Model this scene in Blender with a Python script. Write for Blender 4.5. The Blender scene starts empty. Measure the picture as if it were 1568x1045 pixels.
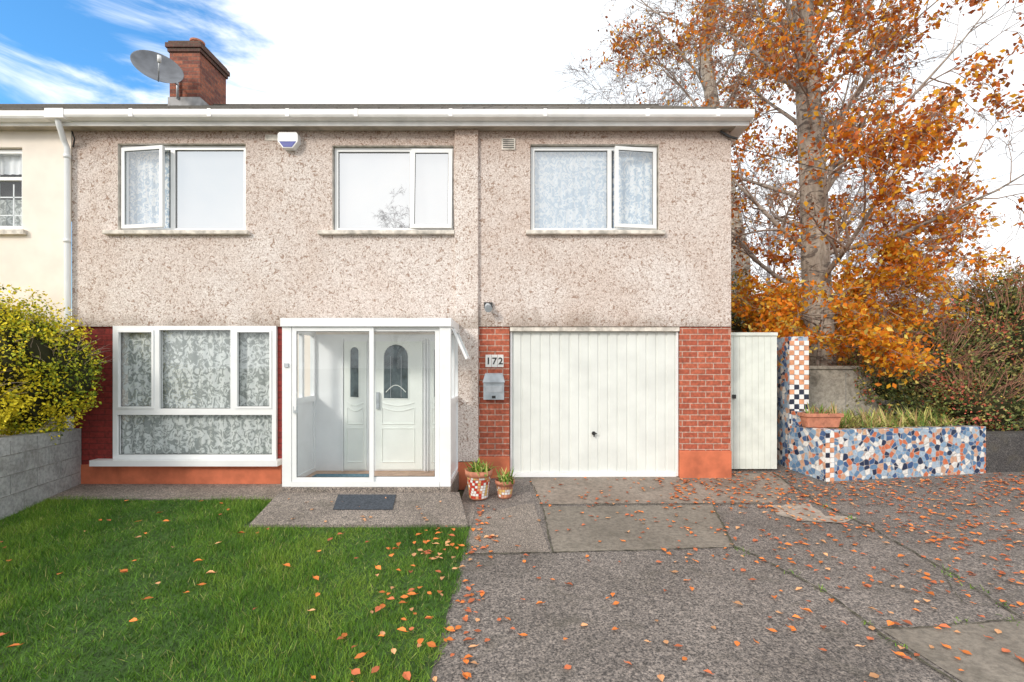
import bpy, math, random
import numpy as np
from mathutils import Vector, Matrix, noise
random.seed(7); np.random.seed(7)
D=6.78; F=719.0; H=1.62
def X(px,d=D): return (px-784)*d/F
def Z(py,d=D): return H-(py-560)*d/F
def gz(x,y): return -0.1+(max(0.0,y-5.3)*0.0714 if x>-0.46 else 0.0)
def gp(px,py):
    z=-0.1
    for _ in range(12):
        d=F*(H-z)/(py-560); x=(px-784)*d/F; z=0.5*z+0.5*gz(x,d)
    return (x,d)
scene=bpy.context.scene
col=scene.collection
# ---------------------------------------------------------------- materials
def nmat(name):
    m=bpy.data.materials.new(name); m.use_nodes=True
    nt=m.node_tree; b=nt.nodes['Principled BSDF']
    return m,nt,b
def N(nt,t,**kw):
    n=nt.nodes.new(t)
    for k,v in kw.items():
        if k in n.inputs: n.inputs[k].default_value=v
        else: setattr(n,k,v)
    return n
def L(nt,a,b): nt.links.new(a,b)
def c4(c): return (c[0],c[1],c[2],1)
def ramp(nt,fac,stops,interp='LINEAR'):
    r=nt.nodes.new('ShaderNodeValToRGB'); r.color_ramp.interpolation=interp
    e=r.color_ramp.elements
    while len(e)<len(stops): e.new(0.5)
    for i,(p,c) in enumerate(stops): e[i].position=p; e[i].color=c4(c) if len(c)==3 else c
    L(nt,fac,r.inputs[0]); return r.outputs[0]
def coord(nt,scale=(1,1,1)):
    t=nt.nodes.new('ShaderNodeTexCoord'); m=nt.nodes.new('ShaderNodeMapping')
    m.inputs['Scale'].default_value=scale; L(nt,t.outputs['Object'],m.inputs['Vector']); return m.outputs[0]
def noiz(nt,co,scale,detail=4,rough=0.55,dist=0):
    n=N(nt,'ShaderNodeTexNoise',Scale=scale,Detail=detail,Roughness=rough,Distortion=dist)
    L(nt,co,n.inputs['Vector']); return n.outputs['Fac']
def mix(nt,fac,a,b,mode='MIX'):
    n=nt.nodes.new('ShaderNodeMix'); n.data_type='RGBA'; n.blend_type=mode
    for s,v in ((n.inputs[0],fac),(n.inputs[6],a),(n.inputs[7],b)):
        if isinstance(v,(int,float)): s.default_value=v
        elif isinstance(v,tuple): s.default_value=c4(v)
        else: L(nt,v,s)
    return n.outputs[2]
def bump(nt,b,h,strength=0.5,dist=0.01):
    n=N(nt,'ShaderNodeBump',Strength=strength,Distance=dist); L(nt,h,n.inputs['Height']); L(nt,n.outputs[0],b.inputs['Normal'])
def simple(name,c,rough=0.6,var=0.12,scale=6,bs=0,bscale=60,metal=0,spec=0.5):
    m,nt,b=nmat(name); co=coord(nt)
    f=noiz(nt,co,scale,3)
    a=tuple(x*(1-var*1.6) for x in c); d=tuple(min(1,x*(1+var)) for x in c)
    L(nt,ramp(nt,f,[(0.3,a),(0.62,d)]),b.inputs['Base Color'])
    b.inputs['Roughness'].default_value=rough; b.inputs['Metallic'].default_value=metal
    b.inputs['Specular IOR Level'].default_value=spec
    if bs: bump(nt,b,noiz(nt,co,bscale,2),bs,0.004)
    return m
def leafmat(name,c,tr=0.0,var=0.38):
    m,nt,b=nmat(name); g=nt.nodes.new('ShaderNodeNewGeometry')
    a=tuple(x*(1-var) for x in c); d=tuple(min(1,x*(1+var)) for x in c)
    colr=mix(nt,g.outputs['Random Per Island'],a,d)
    L(nt,colr,b.inputs['Base Color']); b.inputs['Roughness'].default_value=0.6
    b.inputs['Specular IOR Level'].default_value=0.25
    if tr>0:
        t=nt.nodes.new('ShaderNodeBsdfTranslucent'); L(nt,colr,t.inputs[0])
        ms=nt.nodes.new('ShaderNodeMixShader'); ms.inputs[0].default_value=tr
        L(nt,b.outputs[0],ms.inputs[1]); L(nt,t.outputs[0],ms.inputs[2])
        L(nt,ms.outputs[0],nt.nodes['Material Output'].inputs[0])
    return m
def plain(name,c,rough=.9):
    m,nt,b=nmat(name); g=nt.nodes.new('ShaderNodeNewGeometry')
    L(nt,mix(nt,g.outputs['Random Per Island'],tuple(x*.7 for x in c),tuple(min(1,x*1.3) for x in c)),b.inputs['Base Color'])
    b.inputs['Roughness'].default_value=rough; b.inputs['Specular IOR Level'].default_value=.2; return m
def pebble(name,k=1.0):
    m,nt,b=nmat(name); co=coord(nt)
    q=lambda *c: tuple(min(.95,x*k) for x in c)
    base=ramp(nt,noiz(nt,co,70,2,0.6),[(0.3,q(0.50,0.425,0.385)),(0.5,q(0.76,0.675,0.625)),(0.7,q(0.92,0.865,0.82))])
    big=ramp(nt,noiz(nt,co,0.8,4,0.6),[(0.32,(0.88,0.82,0.78)),(0.6,(1,1,1))])
    c=mix(nt,1.0,base,big,'MULTIPLY')
    sp=ramp(nt,noiz(nt,co,17,3,0.62,1.8),[(0.56,(0,0,0)),(0.605,(0.95,)*3)])
    sp2=ramp(nt,noiz(nt,co,36,2,0.6,0.6),[(0.60,(0,0,0)),(0.67,(0.7,0.7,0.7))])
    c=mix(nt,sp,c,(0.37,0.26,0.20)); c=mix(nt,sp2,c,(0.33,0.245,0.20))
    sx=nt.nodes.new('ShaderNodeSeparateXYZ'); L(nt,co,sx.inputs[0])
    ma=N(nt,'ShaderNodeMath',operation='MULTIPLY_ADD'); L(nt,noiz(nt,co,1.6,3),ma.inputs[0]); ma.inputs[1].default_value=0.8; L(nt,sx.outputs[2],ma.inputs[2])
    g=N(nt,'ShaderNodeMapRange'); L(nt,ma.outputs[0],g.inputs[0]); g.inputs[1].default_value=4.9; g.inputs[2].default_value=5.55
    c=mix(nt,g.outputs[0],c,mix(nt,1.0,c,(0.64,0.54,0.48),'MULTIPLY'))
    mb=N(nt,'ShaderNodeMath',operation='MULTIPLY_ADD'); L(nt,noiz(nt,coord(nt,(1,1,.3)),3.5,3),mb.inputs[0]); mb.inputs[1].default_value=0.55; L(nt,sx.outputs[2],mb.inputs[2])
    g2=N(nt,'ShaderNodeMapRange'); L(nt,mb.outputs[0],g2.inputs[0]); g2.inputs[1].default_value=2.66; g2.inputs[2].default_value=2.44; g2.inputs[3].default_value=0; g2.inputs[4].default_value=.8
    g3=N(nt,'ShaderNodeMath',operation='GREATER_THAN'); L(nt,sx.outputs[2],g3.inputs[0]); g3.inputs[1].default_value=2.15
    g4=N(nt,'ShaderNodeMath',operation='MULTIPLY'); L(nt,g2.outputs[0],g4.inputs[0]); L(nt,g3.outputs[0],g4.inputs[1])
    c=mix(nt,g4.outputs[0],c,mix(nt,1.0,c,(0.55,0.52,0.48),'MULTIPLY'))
    L(nt,c,b.inputs['Base Color']); b.inputs['Roughness'].default_value=0.95
    b.inputs['Specular IOR Level'].default_value=0.2
    bump(nt,b,noiz(nt,co,55,2,0.7),0.9,0.014); return m
def brick(name,c1,c2,mort,rowh=0.083,bw=0.225,mix_m=True):
    m,nt,b=nmat(name); t=nt.nodes.new('ShaderNodeTexCoord')
    s=nt.nodes.new('ShaderNodeSeparateXYZ'); L(nt,t.outputs['Object'],s.inputs[0])
    ad=N(nt,'ShaderNodeMath',operation='ADD'); L(nt,s.outputs[0],ad.inputs[0]); L(nt,s.outputs[1],ad.inputs[1])
    cb=nt.nodes.new('ShaderNodeCombineXYZ'); L(nt,ad.outputs[0],cb.inputs[0]); L(nt,s.outputs[2],cb.inputs[1])
    br=N(nt,'ShaderNodeTexBrick',Scale=1.0)
    br.inputs['Brick Width'].default_value=bw; br.inputs['Row Height'].default_value=rowh
    br.inputs['Mortar Size'].default_value=0.007; br.inputs['Mortar Smooth'].default_value=0.2
    br.inputs['Color1'].default_value=c4(c1); br.inputs['Color2'].default_value=c4(c2); br.inputs['Mortar'].default_value=c4(mort)
    L(nt,cb.outputs[0],br.inputs['Vector'])
    v=ramp(nt,noiz(nt,t.outputs['Object'],25,4),[(0.3,(0.6,0.6,0.6)),(0.7,(1.2,1.15,1.15))])
    L(nt,mix(nt,1.0,br.outputs[0],v,'MULTIPLY'),b.inputs['Base Color'])
    b.inputs['Roughness'].default_value=0.8
    inv=N(nt,'ShaderNodeMath',operation='SUBTRACT'); inv.inputs[0].default_value=1; L(nt,br.outputs['Fac'],inv.inputs[1])
    bump(nt,b,inv.outputs[0],0.7,0.006); return m
def mosaic(name,scale):
    m,nt,b=nmat(name); co=coord(nt)
    v=N(nt,'ShaderNodeTexVoronoi',Scale=scale); v.inputs['Randomness'].default_value=1.0; L(nt,co,v.inputs['Vector'])
    e=N(nt,'ShaderNodeTexVoronoi',Scale=scale); e.feature='DISTANCE_TO_EDGE'; e.inputs['Randomness'].default_value=1.0; L(nt,co,e.inputs['Vector'])
    s=nt.nodes.new('ShaderNodeSeparateColor'); L(nt,v.outputs['Color'],s.inputs[0])
    cc=ramp(nt,s.outputs[0],[(0,(0.12,0.23,0.38)),(0.14,(0.02,0.035,0.08)),(0.25,(0.60,0.17,0.08)),(0.37,(0.38,0.48,0.58)),(0.50,(0.76,0.74,0.70)),(0.66,(0.05,0.11,0.25)),(0.78,(0.62,0.36,0.24)),(0.88,(0.24,0.37,0.52))],'CONSTANT')
    sv=ramp(nt,noiz(nt,co,30,2),[(.3,(.8,.8,.8)),(.7,(1.15,1.15,1.15))]); cc=mix(nt,1.0,cc,sv,'MULTIPLY')
    g=ramp(nt,e.outputs['Distance'],[(0.025,(1,1,1)),(0.045,(0,0,0))])
    L(nt,mix(nt,g,cc,(0.46,0.43,0.40)),b.inputs['Base Color']); b.inputs['Roughness'].default_value=0.3
    bump(nt,b,e.outputs['Distance'],0.3,0.003); return m
def concrete(name,a,bc,stain=0.5,agg=True):
    m,nt,b=nmat(name); co=coord(nt)
    c=ramp(nt,noiz(nt,co,1.3,5,0.62,0.4),[(0.3,a),(0.68,bc)])
    if agg:
        f=ramp(nt,noiz(nt,co,75,2,0.75),[(0.36,(0.25,0.25,0.26)),(0.5,(0.95,0.95,0.95)),(0.66,(1.95,1.88,1.8))])
        c=mix(nt,1.0,c,f,'MULTIPLY')
    f2=ramp(nt,noiz(nt,co,22,4,0.7),[(0.35,(0.68,0.68,0.68)),(0.6,(1.1,1.1,1.1))])
    c=mix(nt,1.0,c,f2,'MULTIPLY')
    s=ramp(nt,noiz(nt,co,3.2,4,0.65,0.8),[(0.52,(0,0,0)),(0.7,(stain,stain,stain))])
    c=mix(nt,s,c,(0.09,0.08,0.06))
    L(nt,c,b.inputs['Base Color']); b.inputs['Roughness'].default_value=.78
    bump(nt,b,noiz(nt,co,70,2,0.7),0.8,0.007); return m
def glassm(name,fac):
    m,nt,b=nmat(name); nt.nodes.remove(b)
    t=nt.nodes.new('ShaderNodeBsdfTransparent'); t.inputs[0].default_value=(0.95,0.97,0.98,1)
    g=nt.nodes.new('ShaderNodeBsdfGlossy'); g.inputs['Roughness'].default_value=0.01
    bp=N(nt,'ShaderNodeBump',Strength=0.05,Distance=0.01); L(nt,noiz(nt,coord(nt),1.5,1),bp.inputs['Height']); L(nt,bp.outputs[0],g.inputs['Normal'])
    ms=nt.nodes.new('ShaderNodeMixShader'); ms.inputs[0].default_value=fac
    L(nt,t.outputs[0],ms.inputs[1]); L(nt,g.outputs[0],ms.inputs[2]); L(nt,ms.outputs[0],nt.nodes['Material Output'].inputs[0]); return m
def lace(name,lo,hi,trans=0.35,sc=11):
    m,nt,b=nmat(name); co=coord(nt,(1,0.1,0.8))
    f=noiz(nt,co,sc,3,0.6,1.8)
    pat=ramp(nt,f,[(0.46,lo),(0.54,hi)])
    L(nt,pat,b.inputs['Base Color']); b.inputs['Roughness'].default_value=0.9
    if trans>0:
        t=nt.nodes.new('ShaderNodeBsdfTransparent'); ms=nt.nodes.new('ShaderNodeMixShader')
        L(nt,ramp(nt,f,[(0.45,(1-trans,)*3),(0.53,(1,1,1))]),ms.inputs[0])
        L(nt,t.outputs[0],ms.inputs[1]); L(nt,b.outputs[0],ms.inputs[2]); L(nt,ms.outputs[0],nt.nodes['Material Output'].inputs[0])
    return m
def barkm(name,a,b_,zs=0.35,blot=(0.13,0.105,0.09)):
    m,nt,b=nmat(name); co=coord(nt,(1,1,zs))
    c=ramp(nt,noiz(nt,co,14,4,0.65),[(0.3,a),(0.65,b_)])
    s=ramp(nt,noiz(nt,coord(nt,(1,1,2.2)),4.5,3,0.6,1.2),[(0.54,(0,0,0)),(0.60,(0.85,)*3)])
    c=mix(nt,s,c,blot); L(nt,c,b.inputs['Base Color']); b.inputs['Roughness'].default_value=0.9
    bump(nt,b,noiz(nt,co,18,4,0.7),0.9,0.03); return m
def translu(name,c):
    m,nt,b=nmat(name); b.inputs['Base Color'].default_value=c4(c); b.inputs['Roughness'].default_value=.4
    co=coord(nt); cc=ramp(nt,noiz(nt,co,5,3),[(.3,tuple(x*.9 for x in c)),(.7,c)]); L(nt,cc,b.inputs['Base Color'])
    t=nt.nodes.new('ShaderNodeBsdfTranslucent'); L(nt,cc,t.inputs[0]); ms=nt.nodes.new('ShaderNodeMixShader'); ms.inputs[0].default_value=.75
    L(nt,b.outputs[0],ms.inputs[1]); L(nt,t.outputs[0],ms.inputs[2]); L(nt,ms.outputs[0],nt.nodes['Material Output'].inputs[0]); return m

M={}
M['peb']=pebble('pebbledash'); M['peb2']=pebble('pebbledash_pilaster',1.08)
M['pvc']=simple('white_pvc',(0.86,0.87,0.87),0.3,0.03,3); M['poly']=translu('brightening_roof_sheet',(.92,.93,.93))  # roof sheet material, translucent to let extra light into the porch
M['fascia']=simple('white_fascia',(0.88,0.865,0.85),0.4,0.06,4)
M['cream']=simple('cream_render',(0.87,0.79,0.70),0.85,0.05,2,0.3,120)
M['brick']=brick('red_brick',(0.50,0.135,0.07),(0.40,0.095,0.05),(0.56,0.40,0.32))
M['brickp']=brick('painted_brick',(0.30,0.035,0.027),(0.25,0.03,0.025),(0.16,0.025,0.02))
M['chim']=brick('chimney_brick',(0.40,0.13,0.07),(0.16,0.05,0.04),(0.20,0.13,0.10),0.08,0.22)
M['chimd']=brick('chimney_cap_brick',(0.16,0.07,0.05),(0.10,0.05,0.04),(0.13,0.11,0.08),0.08,0.22)
M['terra']=simple('terracotta_paint',(0.58,0.16,0.075),0.75,0.16,4,0.25,60)
M['sill']=simple('painted_sill',(0.66,0.61,0.54),0.8,0.25,9,0.3,40)
M['dark']=simple('dark_gap',(0.02,0.02,0.02),0.8,0.1)
M['room']=simple('dark_room',(0.06,0.06,0.06),0.9,0.1)
M['tile']=concrete('roof_tiles',(0.08,0.07,0.055),(0.14,0.12,0.095),0.6,False)
M['soffit']=simple('soffit',(0.45,0.40,0.34),0.8,0.15,5)
M['glassU']=glassm('upper_glass',0.72); M['glassM']=glassm('sash_glass',0.28); M['glassN']=glassm('netted_glass',0.42); M['glassL']=glassm('lower_glass',0.10); M['glassP']=glassm('porch_glass',0.05)
M['backW']=lace('white_backing',(0.90,0.91,0.92),(0.92,0.92,0.92),0.0,4)  # plain white sheet, helps imitate bright sky reflection in the upper panes
M['laceB']=lace('net_lace',(0.50,0.62,0.74),(0.92,0.93,0.94),0.06,14)
M['laceG']=lace('grey_lace',(0.42,0.45,0.43),(0.70,0.72,0.70),0.25,12)
M['door']=simple('cream_door',(0.86,0.89,0.84),0.35,0.03,3)
M['dglass']=simple('dark_door_glass',(0.10,0.13,0.14),0.08,0.3,9)
M['garage']=simple('garage_paint',(0.74,0.76,0.72),0.4,0.05,2.5,0.05,20)
M['gate']=simple('gate_paint',(0.74,0.77,0.70),0.5,0.07,4)
M['black']=simple('black_plastic',(0.03,0.03,0.03),0.4)
M['mat']=simple('doormat_rubber',(0.055,0.065,0.08),0.95,0.3,40,0.8,200)
M['bluemat']=simple('blue_mat',(0.12,0.22,0.28),0.95,0.2,30)
M['floor']=simple('porch_tiles',(0.48,0.31,0.22),0.5,0.15,9)
M['metal']=simple('grey_metal',(0.52,0.55,0.58),0.35,0.1,9,metal=0.5)
M['silver']=simple('silver_paint',(0.40,0.44,0.47),0.4,0.10,9)
M['dish']=simple('dish_grey',(0.15,0.16,0.18),0.5,0.15,5)
M['blue']=simple('alarm_blue',(0.02,0.04,0.30),0.4)
M['lead']=simple('lead_flashing',(0.36,0.36,0.37),0.6,0.2)
M['mos']=mosaic('mosaic_tiles',14.5)
M['tw']=simple('tile_white',(0.84,0.83,0.80),0.25,0.05); M['tb']=simple('tile_black',(0.03,0.035,0.06),0.2,0.1); M['to']=simple('tile_orange',(0.70,0.32,0.17),0.25,0.14,14); M['tr']=simple('tile_red',(0.55,0.05,0.03),0.25,0.1)
M['ty']=simple('tile_yellow',(0.75,0.52,0.18),0.25,0.1)
M['pot']=simple('terracotta',(0.50,0.20,0.12),0.8,0.2,12,0.2,50)
M['soil']=simple('soil',(0.05,0.035,0.025),0.95,0.3,30,0.8,60)
M['drive']=concrete('driveway_concrete',(0.14,0.122,0.110),(0.222,0.195,0.178),0.45)
M['drive2']=concrete('driveway_slab_smooth',(0.175,0.15,0.122),(0.255,0.222,0.183),0.45,False)
M['drive3']=concrete('driveway_apron',(0.22,0.175,0.14),(0.32,0.265,0.22),0.5,False)
M['path']=concrete('path_concrete',(0.20,0.17,0.147),(0.29,0.25,0.218),0.45)
M['joint']=simple('mossy_joint',(0.075,0.07,0.045),0.95,0.4,20)
M['patch']=concrete('cement_patch',(0.36,0.30,0.25),(0.44,0.38,0.32),0.3,False)
M['block']=concrete('block_wall',(0.30,0.31,0.31),(0.46,0.47,0.47),0.35,False)
M['mort']=simple('block_mortar',(0.26,0.26,0.25),.9,.2,20)
M['cwall']=concrete('old_concrete',(0.30,0.28,0.24),(0.50,0.46,0.39),0.6,False)
M['dstone']=concrete('dark_stone',(0.06,0.055,0.055),(0.10,0.095,0.09),0.6)
M['earth']=concrete('earth',(0.07,0.07,0.035),(0.11,0.10,0.05),0.6)
M['lawnbase']=simple('lawn_base',(0.04,0.085,0.015),0.95,0.3,12,0.8,80)
M['asph']=concrete('asphalt',(0.045,0.045,0.045),(0.06,0.06,0.06),0.2)
M['g1']=leafmat('grass_a',(0.10,0.215,0.020)); M['g2']=leafmat('grass_b',(0.19,0.30,0.035)); M['g3']=leafmat('grass_c',(0.05,0.13,0.014)); M['g4']=leafmat('grass_dry',(0.36,0.34,0.12))
M['o1']=leafmat('leaf_orange',(0.80,0.23,0.02),.38); M['o2']=leafmat('leaf_rust',(0.50,0.14,0.045),.3); M['o3']=leafmat('leaf_amber',(0.90,0.40,0.03),.4); M['o4']=leafmat('leaf_brown',(0.34,0.14,0.06),.2)
M['f1']=leafmat('fallen_orange',(0.68,0.20,0.045)); M['f2']=leafmat('fallen_rust',(0.46,0.13,0.055)); M['f3']=leafmat('fallen_tan',(0.64,0.33,0.16))
M['h1']=leafmat('privet_yellow',(0.76,0.62,0.03),0,.28); M['h2']=leafmat('privet_lime',(0.42,0.45,0.03)); M['h3']=leafmat('privet_green',(0.13,0.19,0.025)); 
M['s1']=leafmat('shrub_green',(0.16,0.21,0.06)); M['s2']=leafmat('shrub_olive',(0.30,0.28,0.10)); M['s3']=leafmat('shrub_dark',(0.07,0.09,0.035)); M['s4']=leafmat('shrub_red',(0.50,0.13,0.08)); M['s5']=leafmat('shrub_gold',(0.58,0.44,0.10))
M['bark']=barkm('beech_bark',(0.29,0.24,0.19),(0.56,0.49,0.41)); M['twig']=plain('twigs',(0.36,0.28,0.23)); M['limb']=barkm('limb_bark',(0.27,0.22,0.18),(0.48,0.41,0.35))
M['twigp']=plain('pale_twigs',(0.46,0.42,0.43)); M['twigr']=plain('red_twigs',(0.38,0.20,0.14))
M['core']=plain('dark_core',(0.045,0.045,0.02))  # solid dark filler, shade between the leaves put into its colour
M['strap']=leafmat('strap_leaf',(0.48,0.46,0.15)); M['strap2']=leafmat('strap_green',(0.20,0.32,0.07)); M['dry']=leafmat('dry_stalk',(0.48,0.32,0.16))

# ---------------------------------------------------------------- mesh builder
class B:
    def __init__(s): s.v=[]; s.f=[]; s.mi=[]; s.mats=[]; s.M=None
    def m(s,k):
        if k not in s.mats: s.mats.append(k)
        return s.mats.index(k)
    def add(s,vs,fs,k):
        o=len(s.v); i=s.m(k)
        if s.M is not None: vs=[tuple(s.M@Vector(p)) for p in vs]
        s.v+=[tuple(p) for p in vs]
        for f in fs: s.f.append([o+a for a in f]); s.mi.append(i)
    def box(s,x0,x1,y0,y1,z0,z1,k):
        if x0>x1:x0,x1=x1,x0
        if y0>y1:y0,y1=y1,y0
        if z0>z1:z0,z1=z1,z0
        s.add([(x0,y0,z0),(x1,y0,z0),(x1,y1,z0),(x0,y1,z0),(x0,y0,z1),(x1,y0,z1),(x1,y1,z1),(x0,y1,z1)],
              [(0,3,2,1),(4,5,6,7),(0,1,5,4),(1,2,6,5),(2,3,7,6),(3,0,4,7)],k)
    def quad(s,a,b,c,d,k): s.add([a,b,c,d],[(0,1,2,3)],k)
    def tube(s,path,rad,n,k,cap=False):
        vs=[];fs=[]
        P=[Vector(p) for p in path]
        for i,p in enumerate(P):
            t=(P[min(i+1,len(P)-1)]-P[max(i-1,0)])
            t=t.normalized() if t.length>1e-9 else Vector((0,0,1))
            u=t.cross(Vector((0.13,0.97,0.21))); 
            if u.length<1e-3: u=t.cross(Vector((1,0,0)))
            u.normalize(); w=t.cross(u); r=rad[i] if isinstance(rad,(list,tuple)) else rad
            for j in range(n):
                a=2*math.pi*j/n; vs.append(p+u*(math.cos(a)*r)+w*(math.sin(a)*r))
        for i in range(len(P)-1):
            for j in range(n):
                fs.append((i*n+j,i*n+(j+1)%n,(i+1)*n+(j+1)%n,(i+1)*n+j))
        if cap: fs.append(tuple(range(n-1,-1,-1))); fs.append(tuple((len(P)-1)*n+j for j in range(n)))
        s.add(vs,fs,k)
    def lathe(s,c,prof,n,k,sx=1,sy=1):
        vs=[];fs=[]
        for r,z in prof:
            for j in range(n):
                a=2*math.pi*j/n; vs.append((c[0]+math.cos(a)*r*sx,c[1]+math.sin(a)*r*sy,c[2]+z))
        for i in range(len(prof)-1):
            for j in range(n): fs.append((i*n+j,i*n+(j+1)%n,(i+1)*n+(j+1)%n,(i+1)*n+j))
        s.add(vs,fs,k)
    def done(s,name,parent=None,bevel=0,smooth=False):
        me=bpy.data.meshes.new(name); me.from_pydata(s.v,[],s.f)
        for k in s.mats: me.materials.append(M[k])
        me.polygons.foreach_set('material_index',s.mi)
        if smooth: me.polygons.foreach_set('use_smooth',[True]*len(s.f))
        me.update(); o=bpy.data.objects.new(name,me); col.objects.link(o)
        if parent: o.parent=parent
        if bevel:
            bm=o.modifiers.new('bevel','BEVEL'); bm.width=bevel; bm.segments=2; bm.limit_method='ANGLE'
        return o
def empty(name):
    e=bpy.data.objects.new(name,None); col.objects.link(e); return e
def np_mesh(name,v,k,mi,mats,parent=None):
    me=bpy.data.meshes.new(name); n=len(v); m=n//k
    me.vertices.add(n); me.vertices.foreach_set('co',v.astype(np.float32).ravel())
    me.loops.add(n); me.loops.foreach_set('vertex_index',np.arange(n,dtype=np.int32))
    me.polygons.add(m); me.polygons.foreach_set('loop_start',np.arange(0,n,k,dtype=np.int32))
    for q in mats: me.materials.append(M[q])
    me.polygons.foreach_set('material_index',mi.astype(np.int32))
    me.update(calc_edges=True); me.validate()
    o=bpy.data.objects.new(name,me); col.objects.link(o)
    if parent: o.parent=parent
    return o
def leaves(name,pts,size,mats,mi,parent=None,flat=0.0,aspect=0.55,droop=0.0):
    pts=np.asarray(pts,float); n=len(pts)
    a=np.random.normal(size=(n,3)); a[:,2]*=(1-flat); a[:,2]-=droop; a/=np.linalg.norm(a,axis=1)[:,None]
    b=np.random.normal(size=(n,3)); b[:,2]*=(1-flat)
    b-=a*np.sum(a*b,axis=1)[:,None]; b/=np.linalg.norm(b,axis=1)[:,None]
    nn=np.cross(a,b)
    s=(size*np.random.uniform(0.6,1.3,n))[:,None]
    v=np.stack([pts-a*s*0.5, pts+b*s*aspect*0.5+nn*s*0.12-a*s*0.05, pts+a*s*0.5, pts-b*s*aspect*0.5+nn*s*0.12-a*s*0.05],axis=1).reshape(-1,3)
    return np_mesh(name,v,4,mi,mats,parent)

# ---------------------------------------------------------------- house
house=empty('semi_detached_house')
def wall(b,x0,x1,z0,z1,holes,y,dep,k,kr=None):
    kr=kr or k
    xs=sorted(set([x0,x1]+[h[i] for h in holes for i in (0,1)])); zs=sorted(set([z0,z1]+[h[i] for h in holes for i in (2,3)]))
    for i in range(len(xs)-1):
        for j in range(len(zs)-1):
            cx=(xs[i]+xs[i+1])/2; cz=(zs[j]+zs[j+1])/2
            if any(h[0]<cx<h[1] and h[2]<cz<h[3] for h in holes): continue
            b.quad((xs[i],y,zs[j]),(xs[i+1],y,zs[j]),(xs[i+1],y,zs[j+1]),(xs[i],y,zs[j+1]),k)
    for h in holes:
        a,c,e,g=h; Y=y+dep
        b.quad((a,y,e),(a,Y,e),(a,Y,g),(a,y,g),kr); b.quad((c,y,e),(c,Y,e),(c,Y,g),(c,y,g),kr)
        b.quad((a,y,g),(c,y,g),(c,Y,g),(a,Y,g),kr); b.quad((a,y,e),(c,y,e),(c,Y,e),(a,Y,e),kr)
YU=6.75; YL=6.78
xl=X(113); xr=X(1118); xn=-13.0; YB=14.8
ztop=5.05; zsp=Z(500)
W=[(X(183),X(378),Z(355),Z(221)),(X(510),X(695),Z(355),Z(224)),(X(812),X(1008),Z(355),Z(222))]
b=B()
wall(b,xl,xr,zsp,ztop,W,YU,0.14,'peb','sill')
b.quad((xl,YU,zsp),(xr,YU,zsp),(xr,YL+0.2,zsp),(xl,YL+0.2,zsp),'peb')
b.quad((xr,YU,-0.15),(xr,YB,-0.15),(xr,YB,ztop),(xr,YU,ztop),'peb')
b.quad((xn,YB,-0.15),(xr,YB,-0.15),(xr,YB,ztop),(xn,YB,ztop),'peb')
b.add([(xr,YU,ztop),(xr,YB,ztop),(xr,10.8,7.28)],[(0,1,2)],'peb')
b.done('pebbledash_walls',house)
b=B(); b.box(X(697),X(733),YU-0.055,YU+0.01,Z(705),ztop-0.03,'peb2'); b.done('render_pilaster',house,0.012)
b=B()
LW=(X(176),X(425),Z(702),Z(499))
wall(b,xl,X(433),Z(712),zsp-0.001,[LW],YL,0.12,'brickp'); b.done('painted_brick_wall',house)
b=B(); b.box(xl,X(432),YL-0.03,YL+0.1,-0.15,Z(711),'terra')
b.box(X(694),X(724),YL-0.09,YL+0.1,-0.15,Z(706),'terra'); b.box(X(730),X(780.5),YL-0.03,YL+0.1,-0.15,Z(699),'terra')
b.box(X(1040.5),X(1118)+0.01,YL-0.03,YL+0.12,-0.15,Z(690),'terra'); b.done('terracotta_plinth',house,0.006)
b=B(); b.box(X(733.2),X(780),YL-0.01,YL+0.1,Z(699)+.001,zsp-0.002,'brick'); b.box(X(1041),X(1118),YL-0.01,YL+0.12,Z(690)+.001,zsp-0.002,'brick'); b.done('brick_piers',house)
b=B(); b.box(X(432),X(733),YL+0.02,YL+0.12,-0.15,zsp-0.004,'cream'); b.done('porch_back_wall',house)
b=B()
for x0,x1,z0,z1 in W+[LW]: b.box(x0-0.3,x1+0.3,YL+0.6,YL+0.65,z0-0.3,z1+0.15,'room')
b.done('room_interior',house)
def frame(b,x0,x1,z0,z1,y,t,th,k='pvc'):
    b.box(x0,x0+t,y,y+th,z0,z1,k); b.box(x1-t,x1,y,y+th,z0,z1,k)
    b.box(x0+t,x1-t,y+.001,y+th,z0,z0+t,k); b.box(x0+t,x1-t,y+.001,y+th,z1-t,z1,k)
def pane(b,x0,x1,z0,z1,y,k): b.quad((x0,y,z0),(x1,y,z0),(x1,y,z1),(x0,y,z1),k)
def curtain(b,x0,x1,z0,z1,y,k,amp=0.012,fr=55,ph=0):
    n=int((x1-x0)/0.02)+2; vs=[];fs=[]
    for i in range(n):
        x=x0+(x1-x0)*i/(n-1); o=amp*math.sin(x*fr+ph+0.8*math.sin(x*7))
        vs+=[(x,y+o,z0),(x,y+o*0.7,z1)]
    for i in range(n-1): fs.append((2*i,2*i+2,2*i+3,2*i+1))
    b.add(vs,fs,k)
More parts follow.
